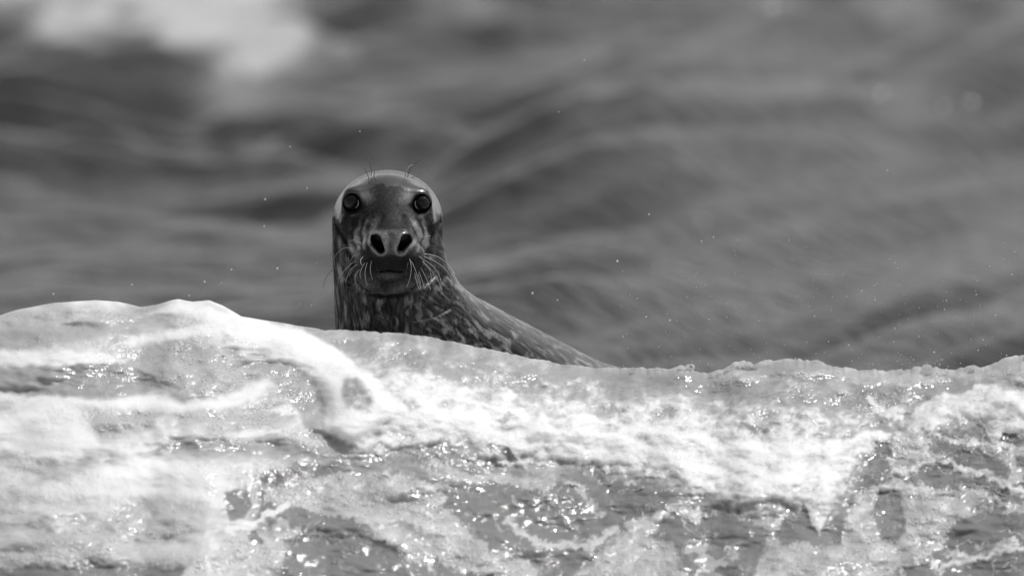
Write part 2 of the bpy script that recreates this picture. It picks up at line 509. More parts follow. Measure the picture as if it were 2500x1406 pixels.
    lay(poly_sd(WX, WY, [(2116, 968), (2122, 964), (2130, 968), (2140, 985), (2165, 994), (2190, 990), (2215, 1000), (2205, 1022), (2180, 1018), (2148, 1010), (2128, 995)]), 0.82, 4, thick=0.025, bulge=0.015, edge=4)
    lay(poly_sd(WX, WY, [(2022, 940), (2040, 934), (2058, 945), (2070, 962), (2045, 962)]), 0.55, 4, thick=0.02, edge=4)
    lay(poly_sd(WX, WY, [(2045, 1010), (2070, 1022), (2098, 1025), (2095, 1036), (2060, 1032)]), 0.8, 5, thick=0.02, edge=4)
    lay(poly_sd(WX, WY, [(2086, 1075), (2110, 1058), (2150, 1052), (2175, 1060), (2165, 1075), (2120, 1080)]), 1.0, 8, bulge=0.05)
    lay(poly_sd(WX, WY, [(2086, 1092), (2110, 1085), (2140, 1092), (2135, 1108), (2095, 1106)]), 1.0, 8, bulge=0.05)
    lay(poly_sd(QX, QY, [(2180, 1030), (2280, 1050), (2290, 1090), (2250, 1112), (2180, 1100)]), 0.68 + 0.2 * n_fine, 10, bubble=0.8)
    # ---- foam sheets on the trough
    lay(poly_sd(QX, QY, [(640, 1190), (720, 1175), (900, 1150), (1020, 1160), (1060, 1190), (1090, 1240), (1130, 1290), (1210, 1340), (1320, 1385), (1290, 1420), (1150, 1400), (1000, 1355),
                         (900, 1300), (790, 1270), (700, 1250)]), np.clip(0.56 + 0.14 * n_mid, 0, 0.8), 7, thick=0.012, bubble=1.0)
    lay(poly_sd(QX, QY, [(560, 1290), (650, 1290), (700, 1330), (680, 1420), (560, 1440), (500, 1380)]), 0.62, 16, bubble=0.9)
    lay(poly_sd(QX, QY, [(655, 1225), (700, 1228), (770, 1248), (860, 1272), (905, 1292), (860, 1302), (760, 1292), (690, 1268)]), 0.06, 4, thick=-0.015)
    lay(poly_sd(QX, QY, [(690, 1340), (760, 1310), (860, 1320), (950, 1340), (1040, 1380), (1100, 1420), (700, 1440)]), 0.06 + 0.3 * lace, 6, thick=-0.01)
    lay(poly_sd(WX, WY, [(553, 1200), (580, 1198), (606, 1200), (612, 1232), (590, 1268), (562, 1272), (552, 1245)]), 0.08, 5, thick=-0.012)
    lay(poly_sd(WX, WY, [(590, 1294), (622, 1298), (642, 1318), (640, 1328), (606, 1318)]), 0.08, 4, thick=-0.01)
    lay(poly_sd(QX, QY, [(1080, 1160), (1200, 1165), (1240, 1190), (1340, 1200), (1420, 1220), (1400, 1290), (1300, 1370), (1200, 1340), (1120, 1260)]), 0.05 + 0.42 * lace, 7)
    lay(poly_sd(QX, QY, [(1830, 1430), (1880, 1330), (1960, 1320), (2060, 1270), (2120, 1180), (2200, 1180), (2300, 1205), (2330, 1260), (2310, 1330), (2200, 1400), (2050, 1430)]),
        np.clip(0.52 + 0.2 * n_mid, 0, 0.8), 8, thick=0.012, bubble=1.0)
    lay(poly_sd(WX, WY, [(1935, 1290), (1962, 1232), (1985, 1280), (2003, 1305), (2020, 1270), (2060, 1250), (2060, 1330), (2000, 1345)]), 0.07, 5, thick=-0.01)
    lay(poly_sd(WX, WY, [(2150, 1200), (2200, 1200), (2215, 1290), (2190, 1330), (2150, 1320), (2130, 1250)]), 0.10 + 0.4 * lace, 6, thick=-0.01)
    lay(poly_sd(QX, QY, [(1400, 1410), (1480, 1330), (1560, 1300), (1640, 1330), (1690, 1420)]), 0.55, 10, bubble=0.8)
    for pts, wd, v in (([(2230, 1030), (2330, 1072), (2420, 1085), (2520, 1088)], 9, 0.7), ([(2180, 1150), (2300, 1130), (2420, 1165), (2540, 1220)], 10, 0.72),
                       ([(2200, 1200), (2330, 1190), (2440, 1225), (2560, 1250)], 8, 0.6), ([(2290, 1390), (2400, 1350), (2540, 1330)], 7, 0.72),
                       ([(1560, 1290), (1640, 1240), (1700, 1260)], 10, 0.6), ([(1380, 1180), (1440, 1210), (1460, 1260)], 8, 0.5), ([(1240, 1270), (1330, 1330), (1420, 1340), (1500, 1300)], 9, 0.62),
                       ([(700, 1230), (620, 1280), (560, 1300)], 10, 0.85), ([(1050, 1130), (1150, 1160), (1250, 1170), (1350, 1165)], 14, 0.5)):
        lay(line_d(QX, QY, pts) - wd, v, 6, thick=0.008, bubble=0.6)
    foam = np.clip(foam, 0, 1)

    # ---- relief
    def blur(a, n):
        k = np.hanning(n + 2)[1:-1].astype(np.float32); k /= k.sum()
        for ax in (0, 1):
            pad = [(0, 0), (0, 0)]; pad[ax] = (n // 2, n // 2)
            p = np.pad(a, pad, mode='edge')
            a = sum(k[i] * (p[i:i + a.shape[0]] if ax == 0 else p[:, i:i + a.shape[1]]) for i in range(n))
        return a
    turb = sstep(820, 1000, PX) * sstep(15, 60, D) * sstep(1330, 1150, PY)
    dep = 0.26 * blur(blur(dep, 17), 13)
    dep = dep + blur(0.024 * sstep(12, -34, Csd) + 0.014 * sstep(8, -24, Nsd) + 0.010 * sstep(20, -40, B), 11)
    dep = dep + 0.022 * n_big + 0.004 * n_mid * (0.3 + 0.7 * sstep(0.1, 0.5, foam))
    dep = dep + turb * sstep(0.3, 0.6, foam) * (0.009 * n_mid + 0.0016 * n_fine)
    dep = dep + 0.0008 * n_fine * foam + 0.0006 * fbm(PX / 9, PY / 8, 71.0, 2) * (0.3 + turb)
    shelf = 0.009 * np.sin(PY / 30.0 + 2.2 * n_big + PX / 400) * left
    dep = dep + shelf
    ripple = sstep(0.35, 0.1, foam)
    dep = dep + ripple * 0.003 * perlin(PX / 34, PY / 15, 81.0)
    near_crest = sstep(0, 26, D)
    Ds = np.maximum(PY - smooth1(crest, 61)[None, :] + 10, 0) * sstep(0, 24, D) + D * (1 - sstep(0, 24, D))
    y = -0.35 - (0.0075 * np.sqrt(Ds + 1) + 0.00105 * Ds) - dep * near_crest
    X = (PX - 1250) * S * (1 + y / DIST)
    Z = CZ + ((703 - PY) * S * (1 + y / DIST) - y * math.sin(TH)) / math.cos(TH)
    front = np.stack([X, y, Z], -1)
    # back of the wave
    nb = 60
    T = (np.linspace(0, 1, nb + 1)[1:] ** 1.6 * 2.6)[:, None]
    yb = y[0][None, :] + T
    zb = Z[0][None, :] - 0.02 * np.sqrt(T) - 0.25 * T ** 1.35 + 0.012 * fbm(np.broadcast_to(pxs / 90, (nb, len(pxs))), yb * 12, 3.0, 3) * sstep(0, 0.2, T)
    Xb = np.broadcast_to(X[0], (nb, len(pxs)))
    back = np.stack([Xb, yb, zb], -1)[::-1]
    # foot of the wave running out in front
    nt_ = 24
    T = (np.linspace(0, 1, nt_ + 1)[1:] ** 1.5)[:, None]
    yf = y[-1][None, :] - 1.2 * T
    zf = Z[-1][None, :] * (1 - T) ** 2 - 0.12 * T
    foot = np.stack([np.broadcast_to(X[-1], (nt_, len(pxs))), yf, zf], -1)
    allp = np.concatenate([back, front, foot], 0)
    fo = np.concatenate([np.repeat(foam[:1] * 0.8, nb, 0), foam, np.repeat(foam[-1:], nt_, 0)], 0)
    bu = np.concatenate([np.repeat(bub[:1], nb, 0), bub, np.repeat(bub[-1:], nt_, 0)], 0)
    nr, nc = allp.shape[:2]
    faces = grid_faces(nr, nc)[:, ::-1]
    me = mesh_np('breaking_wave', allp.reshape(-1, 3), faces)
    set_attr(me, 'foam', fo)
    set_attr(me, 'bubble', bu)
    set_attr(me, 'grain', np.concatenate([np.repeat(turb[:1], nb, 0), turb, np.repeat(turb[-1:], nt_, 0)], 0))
    link('breaking_wave', me, M_WAVE, kind='structure', label='white foaming breaker rolling in front of the seal')
    return dict(pxs=pxs, PX=PX, PY=PY, front=front, foam=foam, bub=bub, turb=turb)


W = build_wave()


# ------------------------------------------------------------------ seal: signed-distance body turned into one mesh
HX, HZ, HY = (943 - 1250) * S, CZ + (703 - 545) * S, 0.10            # head centre in the world
HEAD = np.array([HX, HY, HZ])


def fx(px): return (px - 943) * S


def fz(py): return (545 - py) * S


def ell(P, c, r):
    q = P - np.array(c, np.float32)
    r = np.array(r, np.float32)
    k0 = np.linalg.norm(q / r, axis=1)
    k1 = np.linalg.norm(q / (r * r), axis=1) + 1e-9
    return k0 * (k0 - 1) / k1


def rcone(P, a, b, ra, rb):
    a, b = np.array(a, np.float32), np.array(b, np.float32)
    ab = b - a
    t = np.clip(((P - a) @ ab) / (ab @ ab), 0, 1)
    return np.linalg.norm(P - a - t[:, None] * ab, axis=1) - (ra + (rb - ra) * t)


def smin(a, b, k):
    h = np.clip(0.5 + 0.5 * (b - a) / k, 0, 1)
    return b + (a - b) * h - k * h * (1 - h)


def smax(a, b, k):
    return -smin(-a, -b, k)


NOSEX = fx(956)
EYES = [(fx(859), fz(497)), (fx(1029), fz(499))]
EYE_R = 0.0175


def head_sdf(P):
    nx = np.clip(-0.004 - P[:, 2], 0, 0.07)
    P = P.copy()
    P[:, 0] *= 1 + 5.5 * nx * sstep(0.06, 0.0, P[:, 1])
    d = ell(P, (0.0, 0.020, -0.006), (0.1000, 0.118, 0.0955)) * 0.9
    d = smin(d, ell(P, (0.0, 0.135, -0.008), (0.1095, 0.165, 0.1000)), 0.02)
    d = smin(d, ell(P, (0, -0.03, -0.02), (0.088, 0.085, 0.085)), 0.03)
    d = smin(d, rcone(P, (0.003, -0.04, -0.035), (NOSEX, -0.165, -0.040), 0.070, 0.038), 0.045)
    # whisker pads
    d = smin(d, ell(P, (NOSEX - 0.043, -0.148, -0.070), (0.048, 0.047, 0.036)), 0.034)
    d = smin(d, ell(P, (NOSEX + 0.043, -0.148, -0.070), (0.048, 0.047, 0.036)), 0.034)
    # cheeks down to the jaw
    d = smin(d, ell(P, (-0.048, -0.045, -0.080), (0.036, 0.06, 0.055)), 0.03)
    d = smin(d, ell(P, (0.054, -0.045, -0.080), (0.036, 0.06, 0.055)), 0.03)
    # lower jaw
    j = ell(P, (0.006, -0.085, -0.108), (0.078, 0.082, 0.034))
    j = smin(j, ell(P, (0.008, -0.145, -0.100), (0.036, 0.03, 0.020)), 0.015)
    d = smin(d, j, 0.008)
    # nose pad
    d = smin(d, ell(P, (NOSEX, -0.190, -0.034), (0.043, 0.024, 0.027)), 0.016)
    for s in (-1, 1):
        d = smin(d, ell(P, (NOSEX + s * 0.0235, -0.198, -0.036), (0.0235, 0.019, 0.0265)), 0.008)
    d = smax(d, -ell(P, (NOSEX, -0.222, -0.026), (0.0045, 0.016, 0.022)), 0.008)     # groove between the nostrils
    # brows
    for s, (ex, ez) in zip((-1, 1), EYES):
        d = smin(d, ell(P, (ex - s * 0.012, -0.035, ez + 0.020), (0.026, 0.025, 0.010)), 0.018)
    return d


_zz = np.linspace(-0.25, 0.1, 700, dtype=np.float32)


def surf_y(x, z):
    P = np.stack([np.full_like(_zz, x), _zz, np.full_like(_zz, z)], 1)
    s = head_sdf(P)
    i = np.argmax(s < 0)
    return float(_zz[i])


EYE_C = [(ex, surf_y(ex, ez) + EYE_R * 0.74, ez) for ex, ez in EYES]


def body_sdf(P):
    d = head_sdf(P)
    for c in EYE_C:                       # lids and sockets
        q = P - np.array(c, np.float32)
        r = np.linalg.norm(q, axis=1)
        d = smin(d, r - (EYE_R + 0.0004), 0.020)
        front = np.array([0.10 * np.sign(c[0]), -1.0, 0.05]); front = front / np.linalg.norm(front)
        ax = q @ front.astype(np.float32)
        rad = np.sqrt(np.maximum(r * r - ax * ax, 0))
        d = smax(d, -np.maximum(rad - EYE_R * (0.93 - 0.04 * np.sign(q[:, 2])) - 0.35 * np.clip(ax - EYE_R * 0.3, 0, 1), -ax - 0.004), 0.003)
    # nostrils: slanting slots
    for s in (-1, 1):
        a = (NOSEX + s * 0.0300, -0.235, fz(580))
        b = (NOSEX + s * 0.0195, -0.235, fz(601))
        q = P.copy(); q[:, 1] = -0.235
        slot = rcone(q, a, b, 0.0120, 0.0076)
        slot = np.maximum(slot + 0.05 * np.clip(P[:, 1] + 0.20, 0, 1), P[:, 1] + 0.150)
        d = smax(d, -slot, 0.004)
    # mouth line
    zm = -0.0885 - 3.0 * (P[:, 0] - 0.008) ** 2 + 0.0008 * np.sin(P[:, 0] * 240)
    mouth = np.maximum(np.abs(P[:, 2] - zm) - 0.0008, np.maximum(P[:, 1] + 0.05, np.abs(P[:, 0] - 0.008) - 0.026))
    d = smax(d, -np.maximum(mouth, -(d + 0.006)), 0.004)
    # neck: upright column, then the back sloping away under water
    n = rcone(P, (0.000, 0.075, -0.02), (0.001, 0.12, -0.30), 0.1085, 0.1085)
    n = smin(n, rcone(P, (0.001, 0.12, -0.30), (0.04, 0.20, -0.60), 0.1085, 0.12), 0.02)
    lean = 0.017 * sstep(-0.05, -0.30, P[:, 2]) * sstep(0.02, -0.10, P[:, 0])
    n = n + lean * 0.8
    bdy = rcone(P, (0.056, 0.16, -0.208), (0.42, 0.48, -0.496), 0.098, 0.165)
    bdy = smin(bdy, rcone(P, (0.42, 0.48, -0.496), (1.0, 0.90, -0.90), 0.165, 0.15), 0.03)
    bdy = smin(bdy, rcone(P, (0.03, 0.16, -0.42), (0.42, 0.50, -0.52), 0.125, 0.17), 0.06)
    n = smin(n, bdy, 0.11)
    n = np.maximum(np.maximum(n, np.maximum(P[:, 0] - 0.60, P[:, 1] - 0.66)), -0.43 - P[:, 2])     # ends under water
    d = smin(d, n, 0.006)
    # throat folds
    def fold(pts, y0, depth, wdt):
        nonlocal d
        p = np.array(pts, np.float32)
        best = np.full(len(P), 1e9, np.float32)
        for (ax, az), (bx, bz) in zip(p[:-1], p[1:]):
            ex, ez = bx - ax, bz - az
            t = np.clip(((P[:, 0] - ax) * ex + (P[:, 2] - az) * ez) / (ex * ex + ez * ez), 0, 1)
            best = np.minimum(best, np.hypot(P[:, 0] - ax - t * ex, P[:, 2] - az - t * ez))
        m = np.exp(-(best / wdt) ** 2) * (P[:, 1] < y0)
        d = d + depth * m
    F = lambda L: [(fx(a), fz(b)) for a, b in L]
    fold(F([(848, 700), (880, 716), (930, 726), (980, 722), (1030, 704), (1062, 680)]), 0.08, 0.006, 0.006)
    fold(F([(990, 770), (1030, 745), (1062, 712), (1080, 690)]), 0.08, 0.004, 0.008)
    fold(F([(1010, 790), (1060, 782), (1095, 765)]), 0.09, 0.004, 0.005)
    fold(F([(812, 546), (824, 562), (845, 600), (857, 635), (866, 668), (852, 700)]), 0.08, 0.005, 0.0045)
    fold(F([(1079, 542), (1064, 568), (1047, 594), (1048, 630)]), 0.08, 0.005, 0.0045)
    fold(F([(905, 562), (925, 540), (935, 528)]), 0.05, 0.002, 0.003)
    fold(F([(987, 528), (1000, 545), (1015, 575), (1022, 600)]), 0.05, 0.002, 0.003)
    fold(F([(1000, 505), (1020, 525), (1042, 560), (1046, 590)]), 0.05, 0.002, 0.003)
    return d


def surface_nets(fn, lo, hi, h, band=4):
    H = h * band
    n = np.ceil((np.array(hi) - lo) / H).astype(int)
    lo = np.array(lo, np.float64)
    g = np.stack(np.meshgrid(*[np.arange(k) for k in n], indexing='ij'), -1).reshape(-1, 3)
    c = (lo + (g + 0.5) * H).astype(np.float32)
    v = np.concatenate([fn(q) for q in np.array_split(c, max(1, len(c) // 200000))])
    g = g[np.abs(v) < H * 1.25]
    N = n * band + 1
    sub = np.stack(np.meshgrid(*[np.arange(band)] * 3, indexing='ij'), -1).reshape(-1, 3)
    cells = (g[:, None, :] * band + sub[None]).reshape(-1, 3)
    key = lambda a: (a[:, 0].astype(np.int64) * N[1] + a[:, 1]) * N[2] + a[:, 2]
    offs = np.array([(i, j, k) for i in (0, 1) for j in (0, 1) for k in (0, 1)])
    ck = np.concatenate([key(cells + o) for o in offs])
    uk, inv = np.unique(ck, return_inverse=True)
    inv = inv.reshape(8, -1)
    ijk = np.stack([uk // (N[1] * N[2]), (uk // N[2]) % N[1], uk % N[2]], 1)
    val = np.concatenate([fn((lo + q * h).astype(np.float32)) for q in np.array_split(ijk, max(1, len(ijk) // 200000))]).astype(np.float64)
    cv = val[inv]                                        # 8 x cells
    act = (cv.min(0) < 0) & (cv.max(0) >= 0)
    cells, cv = cells[act], cv[:, act]
    ckey = key(cells)
    order = np.argsort(ckey)
    ckey, cells, cv = ckey[order], cells[order], cv[:, order]
    acc, cnt = np.zeros((len(cells), 3)), np.zeros(len(cells))
    for a in range(8):
        for b in range(a + 1, 8):
            if np.abs(offs[a] - offs[b]).sum() != 1:
                continue
            m = (cv[a] < 0) != (cv[b] < 0)
            t = cv[a] / np.where(m, cv[a] - cv[b], 1)
            acc += np.where(m[:, None], offs[a] + t[:, None] * (offs[b] - offs[a]), 0)
            cnt += m
    verts = lo + (cells + acc / cnt[:, None]) * h
    faces = []
    vk = dict()
    for ax in range(3):
        o = np.zeros(3, int); o[ax] = 1
        k2 = key(ijk + o)
        j = np.searchsorted(uk, k2).clip(0, len(uk) - 1)
        ok = uk[j] == k2
        m = ok & ((val < 0) != (val[j] < 0))
        p = ijk[m]
        neg = val[m] < 0
        u, w = [(1, 2), (2, 0), (0, 1)][ax]
        idx, good = [], np.ones(len(p), bool)
        for du, dw in ((0, 0), (1, 0), (1, 1), (0, 1)):
            q = p.copy(); q[:, u] -= du; q[:, w] -= dw
            kq = key(q)
            s = np.searchsorted(ckey, kq).clip(0, len(ckey) - 1)
            good &= ckey[s] == kq
            idx.append(s)
        f = np.stack(idx, 1)
        f[~neg] = f[~neg][:, ::-1]
        faces.append(f[good])
    return verts, np.concatenate(faces)


def seal_material():
    m, nt, b = new_mat('wet_seal_fur')
    L = nt.links
    col = attr(nt, 'tone')
    wet = attr(nt, 'wet')
    tc = node(nt, 'ShaderNodeTexCoord')
    n = node(nt, 'ShaderNodeTexNoise')
    n.inputs['Scale'].default_value = 420
    n.inputs['Detail'].default_value = 3
    L.new(tc.outputs['Object'], n.inputs['Vector'])
    c2 = mth(nt, 'MULTIPLY', col, ramp(nt, n.outputs[0], [(0.30, 0.5), (0.5, 0.95), (0.70, 1.6)]))
    cmb = node(nt, 'ShaderNodeCombineColor')
    for i in range(3):
        L.new(c2, cmb.inputs[i])
    L.new(cmb.outputs[0], b.inputs['Base Color'])
    L.new(ramp(nt, wet, [(0, 0.75), (0.25, 0.6), (0.5, 0.40), (1.0, 0.26)]), b.inputs['Roughness'])
    L.new(ramp(nt, wet, [(0.35, 0.0), (0.6, 0.4), (1.0, 1.0)]), b.inputs['Coat Weight'])
    L.new(ramp(nt, wet, [(0.0, 0.08), (0.35, 0.14), (0.6, 0.45), (1.0, 0.9)]), b.inputs['Specular IOR Level'])
    b.inputs['Coat Roughness'].default_value = 0.14
    b.inputs['Coat IOR'].default_value = 1.6
    bp = node(nt, 'ShaderNodeBump')
    bp.inputs['Strength'].default_value = 0.5
    bp.inputs['Distance'].default_value = 0.0012
    inv = mth(nt, 'SUBTRACT', 1.15, wet)
    L.new(mth(nt, 'MULTIPLY', n.outputs[0], inv), bp.inputs['Height'])
    L.new(bp.outputs[0], b.inputs['Normal'])
    return m


def gauss(px, py, x, y, sx, sy, rot=0.0):
    a = math.radians(rot)
    dx, dy = px - x, py - y
    u, v = dx * math.cos(a) + dy * math.sin(a), -dx * math.sin(a) + dy * math.cos(a)
    return np.exp(-(u / sx) ** 2 - (v / sy) ** 2)


def build_seal():
    V, F = surface_nets(body_sdf, (-0.16, -0.24, -0.44), (0.62, 0.68, 0.125), 0.0020)
    P32 = V.astype(np.float32)
    e = 0.0012
    g = np.stack([body_sdf(P32 + np.float32([e, 0, 0])) - body_sdf(P32 - np.float32([e, 0, 0])),
                  body_sdf(P32 + np.float32([0, e, 0])) - body_sdf(P32 - np.float32([0, e, 0])),
                  body_sdf(P32 + np.float32([0, 0, e])) - body_sdf(P32 - np.float32([0, 0, e]))], 1)
    Nn = g / (np.linalg.norm(g, axis=1)[:, None] + 1e-9)
    X, Y, Z = V.T
    px, py = 943 + X / S, 545 - Z / S
    hd = head_sdf(P32)
    on_head = sstep(0.010, 0.002, hd) * np.maximum(sstep(0.10, 0.05, Y), sstep(-0.005, 0.01, Z))
    frontness = sstep(0.1, -0.3, Nn[:, 1])
    # --- fur streaks
    ang = np.arctan2(py - 580, px - 956)
    rad = np.hypot(px - 956, py - 580)
    st_head = (0.5 * perlin(ang * 9, rad / 40, 3.0) + 0.5 * perlin(ang * 22, rad / 18, 9.0)) * sstep(20, 90, rad) * (0.35 + 0.65 * sstep(500, 560, py))
    st_neck = 0.6 * perlin(X * 190, Z * 26, Y * 190) + 0.6 * perlin(X * 420, Z * 50, Y * 420)
    dvec = np.array([0.72, 0.45, -0.53])
    t = V @ dvec
    q = V - t[:, None] * dvec
    st_body = 0.6 * perlin(q[:, 0] * 170 + 3, q[:, 2] * 170, t * 20) + 0.6 * perlin(q[:, 0] * 400, q[:, 2] * 400, t * 40 + q[:, 1] * 200)
    wb = sstep(0.02, 0.13, X + 0.25 * (-Z - 0.12))
    st = st_head * on_head + (1 - on_head) * (st_neck * (1 - wb) + st_body * wb)
    # --- coat tone
    sp_neck = fbm(X * 62, Z * 24, Y * 62, 3)
    sp_body = fbm(q[:, 0] * 60, q[:, 2] * 60 + q[:, 1] * 30, t * 34, 3)
    sp = sp_neck * (1 - wb) + sp_body * wb
    neck = 0.024 + 0.25 * sstep(0.0, 0.75, sp + 0.32 * st) + 0.035 * st
    neck = neck + 0.14 * (gauss(px, py, 830, 600, 9, 42, -8) + gauss(px, py, 1062, 600, 9, 45, 5) + gauss(px, py, 826, 680, 9, 30)) * np.clip(0.6 + st, 0, 1.4)
    neck = neck + 0.10 * sstep(0.35, 0.75, Nn[:, 2]) * wb * (0.6 + 0.6 * np.clip(st, 0, 1))  # rim light along the top of the back, painted into the coat
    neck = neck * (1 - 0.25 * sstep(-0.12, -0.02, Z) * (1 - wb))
    face = 0.028 + 0.032 * fbm(px / 6, py / 7, Y * 120, 3) + 0.022 * st_head
    G = lambda *a: gauss(px, py, *a)
    fur = 0.6 + 0.9 * np.clip(st_head + 0.4, 0, 1)
    face += 0.26 * (G(888, 478, 20, 15, 20) + G(1000, 476, 22, 15, -30)) * fur
    face += 0.38 * (G(868, 590, 10, 45, 28) + G(900, 570, 8, 34, 30)) * fur
    face += 0.44 * (G(1022, 575, 9, 48, -22) + G(1042, 590, 8, 40, -12)) * fur
    face += 0.24 * (G(1030, 590, 14, 22) + G(870, 620, 16, 18)) * fur
    face += 0.27 * G(957, 586, 52, 30) * sstep(548, 560, py)
    face += 0.17 * G(948, 668, 28, 8) * (0.7 + 0.6 * perlin(px / 5, py / 5, 2.0))
    face += 0.10 * (G(900, 690, 30, 16, 20) + G(985, 700, 40, 14, -15)) * fur + 0.07 * G(940, 714, 36, 6) * fur
    face += 0.07 * (G(822, 505, 8, 14) + G(1052, 512, 6, 9))
    band = sstep(44, 62, np.abs(px - 956)) * sstep(518, 540, py) * sstep(622, 600, py) * on_head
    stripe = np.sin(rad / 3.6 + 3.0 * perlin(px / 26, py / 26, 4.0) + np.abs(px - 956) / 30)
    face = face * (1 + 0.75 * stripe * band)
    face = face * 0.72 - 0.006 - 0.006 * G(943, 480, 50, 60)
    er = np.hypot((px - 957) / 62, (py - 588) / 40)
    padring = 0.7 * np.exp(-((er - 1) / 0.10) ** 2) * sstep(560, 590, py) * (Y < -0.1)  # crease around the nose pad, its shade painted as a dark ring
    dk = np.clip(2.2 * G(952, 634 + 2 * perlin(px / 12, py / 12, 5.0), 54, 18), 0, 0.94) * (Y < -0.05)
    dk = np.maximum(dk, 0.75 * (G(890, 610, 14, 10) + G(1030, 612, 12, 10)))
    dk = np.maximum(dk, padring)
    for (ex, ey, ez) in EYE_C:
        r = np.linalg.norm(V - np.array([ex, ey, ez]), axis=1)
        dk = np.maximum(dk, 0.95 * sstep(EYE_R * 1.75, EYE_R * 1.05, r))
    tone = face * (1 - dk) + 0.012 * dk
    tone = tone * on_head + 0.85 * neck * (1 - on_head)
    inn = np.zeros(len(V))
    rim = np.zeros(len(V))
    for s in (-1, 1):
        a = np.array([NOSEX + s * 0.0300, fz(580)]); b = np.array([NOSEX + s * 0.0195, fz(601)])
        ab = b - a
        tt = np.clip(((np.stack([X, Z], 1) - a) @ ab) / (ab @ ab), 0, 1)
        dd = np.linalg.norm(np.stack([X, Z], 1) - a - tt[:, None] * ab, axis=1) - (0.0120 - 0.0044 * tt)
        tone = tone + 0.10 * np.exp(-((dd - 0.004) / 0.0028) ** 2) * (Y < -0.15)
        rim = np.maximum(rim, np.exp(-((dd - 0.0035) / 0.0025) ** 2) * (Y < -0.15))
        inn = np.maximum(inn, sstep(0.0005, -0.0015, dd) * (Y < -0.14))
    tone = np.clip(tone, 0.012, 0.4) * (1 - inn) + 0.004 * inn
    # --- wet film: slick crown and back, drier forehead and muzzle
    crown = sstep(92, 112, np.hypot((px - 943) / 1.02, (py - 548) / 0.98)) * (py < 548)
    edge = fbm(px / 14, py / 14, 3.0, 2) * 6
    crown = np.maximum(sstep(100, 112, np.hypot((px - 945) / 1.10, (py - 560) / 1.0) + edge), sstep(0.0, 0.04, Y + 0.01)) * sstep(556, 540, py + edge)
    crown = np.maximum(crown, G(858, 470, 34, 14, -25) * 0.8)
    wet = 0.28 + 0.10 * fbm(px / 7, py / 7, 6.0, 2) + 0.58 * crown * on_head * (1 - 0.22 * np.clip(st_neck, 0, 1))
    wet = np.maximum(wet, (1 - on_head) * (0.42 + 0.5 * sstep(0.15, 0.6, Nn[:, 2]) + 0.2 * st))
    wet = np.maximum(wet, 0.85 * G(957, 575, 44, 14) + 0.3 * fbm(px / 4, py / 4, 3.0, 2) * G(957, 575, 44, 18))
    wet = np.maximum(wet, 0.8 * rim)
    splash = G(932, 782, 22, 12) + 0.5 * G(1030, 748, 12, 16, 40) * sstep(-0.1, 0.4, perlin(px / 5, py / 5, 33.0)) + 0.8 * G(1075, 792, 30, 14)
    wet = np.maximum(wet, 0.95 * np.clip(splash, 0, 1))
    wet = np.clip(wet, 0, 1)
    tone = tone * (1 - 0.5 * crown * on_head)
    amp = 0.0004 * on_head * (1 - 0.8 * crown) + 0.0011 * (1 - on_head)
    V = V + Nn * (st * amp)[:, None]
    wr = np.sin(rad / 2.6 + 2 * perlin(px / 30, py / 30, 4.0)) * G(950, 690, 80, 22) * on_head
    V = V + Nn * (wr * 0.0007 + stripe * band * 0.0007 + fbm(px / 5, py / 5, 8.0, 2) * G(957, 580, 50, 22) * 0.0006 + perlin(px / 3.5, py / 3.5, 12.0) * np.clip(splash, 0, 1) * 0.0016)[:, None]
    me = mesh_np('body', V, F)
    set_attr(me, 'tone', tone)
    set_attr(me, 'wet', wet)
    root = bpy.data.objects.new('grey_seal', None)
    COL.objects.link(root)
    root.location = HEAD
    root['label'] = 'wet dark grey seal lifting its whiskered head above the breaking wave'
    root['category'] = 'seal'
    link('body', me, seal_material(), root)
    return root


SEAL = build_seal()


def uv_sphere(r, nu=40, nv=24):
    th = np.linspace(0, math.pi, nv)
    ph = np.linspace(0, 2 * math.pi, nu, endpoint=False)
    T, Pp = np.meshgrid(th, ph, indexing='ij')
    co = np.stack([r * np.sin(T) * np.cos(Pp), -r * np.cos(T), r * np.sin(T) * np.sin(Pp)], -1).reshape(-1, 3)
    i = np.arange(nv * nu).reshape(nv, nu)
    a, b = i[:-1], np.roll(i, -1, 1)[:-1]
    c, d = np.roll(i, -1, 1)[1:], i[1:]
    return co, np.stack([a, d, c, b], -1).reshape(-1, 4)


def eye_material():
    m, nt, b = new_mat('dark_wet_eye')
    L = nt.links
    tc = node(nt, 'ShaderNodeTexCoord')
    sx = node(nt, 'ShaderNodeSeparateXYZ')
    L.new(tc.outputs['Object'], sx.inputs[0])
    r = mth(nt, 'SQRT', mth(nt, 'ADD', mth(nt, 'POWER', sx.outputs[0], 2.0), mth(nt, 'POWER', sx.outputs[2], 2.0)))
    L.new(ramp(nt, mth(nt, 'DIVIDE', r, EYE_R), [(0.0, 0.010), (0.42, 0.010), (0.50, 0.018), (0.80, 0.018), (0.88, 0.006)]), b.inputs['Base Color'])
    b.inputs['Roughness'].default_value = 0.03
    b.inputs['Coat Weight'].default_value = 0.0
    b.inputs['Coat Roughness'].default_value = 0.02
    b.inputs['IOR'].default_value = 1.376
    return m


M_EYE = eye_material()
for c in EYE_C:
    co, fa = uv_sphere(EYE_R)
    me = mesh_np('eye', co, fa)
    e = link('eye', me, M_EYE, SEAL)
    e.location = c

